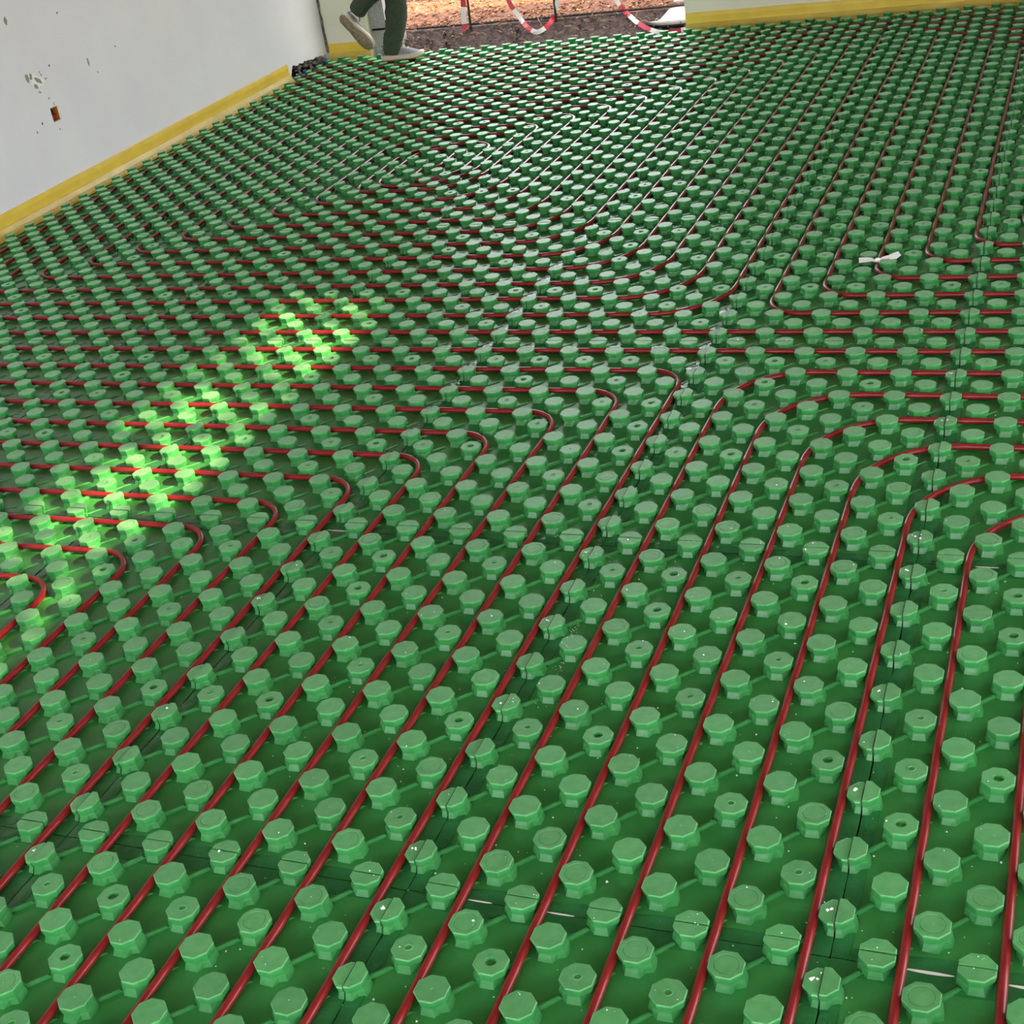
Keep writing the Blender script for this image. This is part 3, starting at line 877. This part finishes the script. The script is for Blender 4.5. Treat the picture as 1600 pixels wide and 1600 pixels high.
# white sheet with its black band beside the long wall
sh = empty('plastic_sheet', (-2.25, 7.62, 0.0), label='crumpled white plastic sheet lying beside the cream back wall', category='sheet')
topl = [(-2.396, 7.634, .030), (-2.366, 7.616, .020), (-2.307, 7.620, .022), (-2.281, 7.656, .043), (-2.251, 7.714, .076), (-2.213, 7.734, .085), (-2.164, 7.742, .087), (-2.115, 7.749, .090), (-1.98, 7.75, .094)]
lowl = [(-2.384, 7.618, .020), (-2.345, 7.600, .012), (-2.305, 7.596, .010), (-2.270, 7.594, .009), (-2.235, 7.592, .009), (-2.206, 7.590, .008), (-2.165, 7.590, .008), (-2.131, 7.592, .008), (-1.98, 7.592, .008)]
v, f = [], []
for a, b in zip(topl, lowl):
    for s_ in range(6):
        t = s_ / 5
        pt = Vector(a) * (1 - t) + Vector(b) * t - Vector((-2.25, 7.62, 0))
        bump_ = .010 * math.sin(math.pi * t) + (.006 * noise.noise(Vector((pt.x * 25, t * 4, 2))) if 0 < s_ < 5 else 0)
        v.append((pt.x, pt.y - bump_, pt.z + bump_))
for k in range(len(topl) - 1):
    for s_ in range(5):
        a = k * 6 + s_
        f.append((a, a + 1, a + 7, a + 6))
so = add('sheet', mesh_of('sheet', v, f, M['sheet'], True), sh)
md = so.modifiers.new('thick', 'SOLIDIFY'); md.thickness = .003
mb = MB(); tube(mb, [(-.134, -.005, .014), (-.095, -.026, .004), (-.02, -.038, -.004), (.044, -.040, -.005), (.119, -.038, -.004), (.27, -.04, -.004)], [.005, .010, .013, .013, .013, .013], 10)
add('black_edge', mb.mesh('black_edge', M['black'], True), sh)
mb = MB(); tube(mb, [(.015, .158, .100), (.040, .165, .106), (.09, .175, .110), (.27, .18, .112)], [.008, .016, .020, .020], 12)
add('rolled_end', mb.mesh('rolled_end', M['sheet'], True), sh)

# ------------------------------------------------------------------ the walker
def loft(path, radii, sides=16, up=(0, 1, 0), wr=0.0, seed=0.0):
    mb = MB(); rings = []
    upv = Vector(up)
    P = [Vector(p) for p in path]
    dense, rr_ = [], []
    for k in range(len(P) - 1):
        m = 8
        for s in range(m):
            t = s / m
            p0, p1, p2, p3 = P[max(k - 1, 0)], P[k], P[k + 1], P[min(k + 2, len(P) - 1)]
            dense.append(.5 * ((2 * p1) + (p2 - p0) * t + (2 * p0 - 5 * p1 + 4 * p2 - p3) * t * t + (3 * p1 - p0 - 3 * p2 + p3) * t ** 3))
            rr_.append((radii[k][0] * (1 - t) + radii[k + 1][0] * t, radii[k][1] * (1 - t) + radii[k + 1][1] * t))
    dense.append(P[-1]); rr_.append(radii[-1])
    for k, p in enumerate(dense):
        t = (dense[min(k + 1, len(dense) - 1)] - dense[max(k - 1, 0)]).normalized()
        a = t.cross(upv).normalized(); b = a.cross(t).normalized()
        ring = []
        for s in range(sides):
            th = 2 * math.pi * s / sides
            w_ = 1 + wr * noise.noise(Vector((k * .9, math.cos(th) * 1.2, math.sin(th) * 1.2 + seed)))
            ring.append(p + a * (rr_[k][0] * w_ * math.cos(th)) + b * (rr_[k][1] * w_ * math.sin(th)))
        rings.append(ring)
    mb.rings(rings)
    return mb

# body: one continuous skinned figure
J = {'pel': (-3.90, 6.96, .96), 'sp1': (-3.89, 6.96, 1.12), 'sp2': (-3.88, 6.96, 1.30), 'neck': (-3.87, 6.96, 1.47), 'h1': (-3.85, 6.96, 1.56), 'h2': (-3.845, 6.96, 1.66), 'h3': (-3.85, 6.96, 1.72),
     'lh': (-3.895, 7.045, .90), 'lk': (-3.835, 7.05, .50), 'la': (-3.925, 7.05, .115), 'lt': (-3.80, 7.06, .055),
     'rh': (-3.895, 6.875, .90), 'rk': (-3.700, 6.90, .585), 'ra': (-4.09, 7.0, .385), 'rt': (-4.10, 7.0, .32),
     'ls': (-3.88, 7.13, 1.41), 'le': (-3.86, 7.19, 1.14), 'lw': (-3.72, 7.17, .94), 'lf': (-3.67, 7.16, .87),
     'rs': (-3.88, 6.79, 1.41), 're': (-3.98, 6.74, 1.16), 'rw': (-3.90, 6.74, .93), 'rf': (-3.87, 6.75, .86)}
RAD = {'pel': .13, 'sp1': .12, 'sp2': .135, 'neck': .055, 'h1': .075, 'h2': .085, 'h3': .06, 'lh': .085, 'lk': .055, 'la': .030, 'lt': .022, 'rh': .085, 'rk': .055, 'ra': .030, 'rt': .022,
       'ls': .06, 'le': .042, 'lw': .027, 'lf': .022, 'rs': .06, 're': .042, 'rw': .027, 'rf': .022}
E_ = [('pel', 'sp1'), ('sp1', 'sp2'), ('sp2', 'neck'), ('neck', 'h1'), ('h1', 'h2'), ('h2', 'h3'), ('pel', 'lh'), ('lh', 'lk'), ('lk', 'la'), ('la', 'lt'), ('pel', 'rh'), ('rh', 'rk'), ('rk', 'ra'), ('ra', 'rt'),
      ('sp2', 'ls'), ('ls', 'le'), ('le', 'lw'), ('lw', 'lf'), ('sp2', 'rs'), ('rs', 're'), ('re', 'rw'), ('rw', 'rf')]
# fingers
for sd_, wv_ in (('l', Vector((.45, -.05, -.9)).normalized()), ('r', Vector((.3, .1, -.95)).normalized())):
    base = Vector(J[sd_ + 'f'])
    for fk, (off, ln) in enumerate([(-.026, .062), (-.009, .074), (.009, .078), (.026, .068)]):
        a = base + Vector((off, 0, -.004)); b_ = a + wv_ * ln * .55; c_ = b_ + (wv_ + Vector((0, .35 if sd_ == 'r' else -.35, 0))).normalized() * ln * .5
        n1, n2 = f'{sd_}f{fk}a', f'{sd_}f{fk}b'
        J[n1], J[n2] = tuple(b_), tuple(c_); RAD[n1], RAD[n2] = .0085, .007
        E_ += [(sd_ + 'f', n1), (n1, n2)]
    th = Vector(J[sd_ + 'w']) + Vector((.035, 0, -.035)); th2 = th + wv_ * .035
    J[sd_ + 'th'], J[sd_ + 'th2'] = tuple(th), tuple(th2); RAD[sd_ + 'th'], RAD[sd_ + 'th2'] = .010, .008
    E_ += [(sd_ + 'w', sd_ + 'th'), (sd_ + 'th', sd_ + 'th2')]
names = list(J)
o0 = Vector((-3.92, 7.0, .031))
me = bpy.data.meshes.new('person')
me.from_pydata([tuple(Vector(J[k]) - o0) for k in names], [(names.index(a), names.index(b)) for a, b in E_], [])
me.materials.append(M['skin'])
person = add('person', me, None, o0, label='person in olive trousers and grey trainers stepping away, one foot raised', category='person')
sk = person.modifiers.new('skin', 'SKIN'); sk.use_smooth_shade = True
for k, nm in enumerate(names):
    r = RAD[nm]
    me.skin_vertices[0].data[k].radius = (r, r)
    me.skin_vertices[0].data[k].use_root = (nm == 'pel')
sub = person.modifiers.new('sub', 'SUBSURF'); sub.levels = 1; sub.render_levels = 2
def wear(name, mb, m, parent=None, smooth=True):
    mb.v = [tuple(Vector(p) - o0) for p in mb.v]
    return add(name, mb.mesh(name, m, smooth), parent or person)
# trousers: two legs meeting at the waist
mbT = MB()
l1 = loft([(-3.90, 7.00, 1.02), (-3.895, 7.035, .88), (-3.862, 7.048, .68), (-3.832, 7.05, .49), (-3.852, 7.05, .34), (-3.885, 7.05, .22), (-3.914, 7.05, .15), (-3.928, 7.05, .072)],
          [(.125, .10), (.105, .095), (.088, .085), (.074, .074), (.070, .070), (.066, .066), (.062, .062), (.064, .064)], wr=.10, seed=1)
l2 = loft([(-3.90, 6.92, 1.02), (-3.885, 6.885, .88), (-3.80, 6.89, .72), (-3.705, 6.90, .60), (-3.80, 6.915, .535), (-3.92, 6.93, .487), (-4.03, 6.98, .425), (-4.105, 7.015, .365)],
          [(.125, .10), (.105, .095), (.090, .085), (.075, .075), (.070, .070), (.064, .064), (.060, .060), (.056, .056)], wr=.10, seed=4)
for L in (l1, l2):
    b = len(mbT.v)
    mbT.v += L.v; mbT.f += [[b + k for k in q] for q in L.f]; mbT.mi += L.mi
wear('trousers', mbT, M['trouser'])
wear('shirt', loft([(-3.90, 6.96, .98), (-3.89, 6.96, 1.15), (-3.88, 6.96, 1.32), (-3.875, 6.96, 1.45), (-3.87, 6.96, 1.49)], [(.15, .18), (.145, .18), (.155, .20), (.12, .19), (.06, .075)], up=(1, 0, 0)), M['shirt'])
wear('hair', loft([(-3.88, 6.96, 1.62), (-3.865, 6.96, 1.70), (-3.86, 6.96, 1.765)], [(.075, .085), (.09, .092), (.03, .03)], up=(1, 0, 0)), M['hair'])

def trainer(pos, fwd, upd, tag_, dark=False):
    """trainer: local x to the toe, z up; origin on the sole under the heel"""
    fx = Vector(fwd).normalized(); uz = Vector(upd); uz = (uz - fx * uz.dot(fx)).normalized(); sy = uz.cross(fx)
    Tm = lambda p: Vector(pos) + fx * p[0] + sy * p[1] + uz * p[2]
    st = [(-.004, .022), (.012, .033), (.04, .036), (.09, .034), (.14, .040), (.19, .047), (.23, .044), (.258, .033), (.274, .016)]
    ht = [.050, .085, .098, .092, .078, .060, .046, .036, .026]
    rings = []
    for (x, wd), h in zip(st, ht):
        rings.append([Tm((x, wd * math.cos(a) * (1 if math.sin(a) < .3 else 1 - .35 * (math.sin(a) - .3)), .022 + max(0, math.sin(a)) * (h - .022) + min(0, math.sin(a)) * .006)) for a in [2 * math.pi * k / 16 for k in range(16)]])
    mb = MB(); mb.rings(rings)
    up_ = wear('shoe', mb, M['shoe'])
    # sole: outline extruded, spring at toe and heel
    out = [(-.012, 0), (-.006, .022), (.015, .036), (.06, .037), (.10, .036), (.15, .044), (.20, .051), (.24, .046), (.268, .030), (.283, .0)]
    out = out + [(x, -y) for x, y in reversed(out[1:-1])]
    lift = lambda x: .010 * max(0, (x - .20) / .08) ** 2 + .006 * max(0, (.02 - x) / .03)
    mb = MB(); mb.rings([[Tm((x, y * .95, lift(x) + .001)) for x, y in out], [Tm((x, y, lift(x) + .010)) for x, y in out], [Tm((x, y * .97, lift(x) * .8 + .030)) for x, y in out]])
    wear('sole', mb, M['sole'], up_)
    mb = MB(); mb.rings([[Tm((x * .96 + .004, y * .86, lift(x) - .003)) for x, y in out], [Tm((x * .97 + .003, y * .90, lift(x) + .003)) for x, y in out]])
    wear('tread', mb, M['tread'], up_)
    mb = MB()
    for k in range(4):
        x = .105 + .024 * k; z = .100 - .012 * k
        tube(mb, [Tm((x, -.022, z - .010)), Tm((x + .004, 0, z + .002)), Tm((x, .022, z - .010))], .0028, 6)
    wear('laces', mb, M['lace'], up_)
    mb = MB(); tube(mb, [Tm((.006, 0, .088)), Tm((.03, .030, .100)), Tm((.075, .028, .104)), Tm((.092, 0, .108)), Tm((.075, -.028, .104)), Tm((.03, -.030, .100)), Tm((.006, 0, .088))], .006, 6)
    wear('collar', mb, M['shoe'], up_)
    return up_
trainer((-4.000, 7.035, .035), (1, .16, 0), (0, 0, 1), 'l')
trainer((-4.190, 6.925, .345), (.62, .05, -.79), (.16, .97, .16), 'r')

# ------------------------------------------------------------------ unseen roof and vine, added to cut the sun to a dappled band
pr = empty('added_shade_roof', (4.9, -0.5, -0.21), label='unseen flat roof on four posts, added to block the sun', category='shade roof')
mb = MB(); mb.box(-1.90, -4.6, 2.96, 2.1, 4.6, 3.08); add('roof_deck', mb.mesh('roof_deck', M['ceil']), pr)
for px, py in ((-1.8, -4.4), (-1.8, 4.4), (2.0, -4.4), (2.0, 4.4)):
    mb = MB(); mb.box(px - .06, py - .06, 0, px + .06, py + .06, 2.96); add('post', mb.mesh('post', M['wall']), pr)
vn = empty('added_dapple_vine', (2.65, -0.5, 2.75), label='unseen leafy vine added in the roof gap to dapple the sunlight', category='dapple leaves')  # added leaves that break the sun band into dapples
q = random.Random(77)
mb = MB()
for k in range(3):
    tube(mb, [(-.30 + .3 * k + .05 * math.sin(s * .9 + k), -3.6 + .35 * s, .02 + .02 * math.sin(s + k)) for s in range(21)], .010, 7)
add('stem', mb.mesh('stem', M['bark'], True), vn, kind='stuff')
mb = MB()
for k in range(5200):
    x = q.uniform(-.36, .36); y = q.uniform(-3.6, 3.6); z = q.uniform(-.03, .12)
    if noise.noise(Vector((x * 5, y * 2.2, 3.1))) < -0.02 and q.random() < .90: continue
    s = q.uniform(.025, .05)
    d = Vector((q.gauss(0, 1), q.gauss(0, 1), q.gauss(0, .35))).normalized(); e = d.cross(Vector((q.gauss(0, .4), q.gauss(0, .4), 1))).normalized()
    b = len(mb.v)
    c0 = Vector((x, y, z))
    mb.v += [tuple(c0 + d * s), tuple(c0 + e * s * .6), tuple(c0 - d * s), tuple(c0 - e * s * .6)]
    mb.f.append([b, b + 1, b + 2, b + 3]); mb.mi.append(0)
add('foliage', mb.mesh('foliage', M['leaf']), vn, kind='stuff')

# unseen wall, added to keep the sun off the garden
mb = MB(); mb.box(2.6, 7.8, -.3, 2.9, 17.0, 5.2)
add('wall_added_shade', mb.mesh('wall_added_shade', M['cream']), kind='structure')
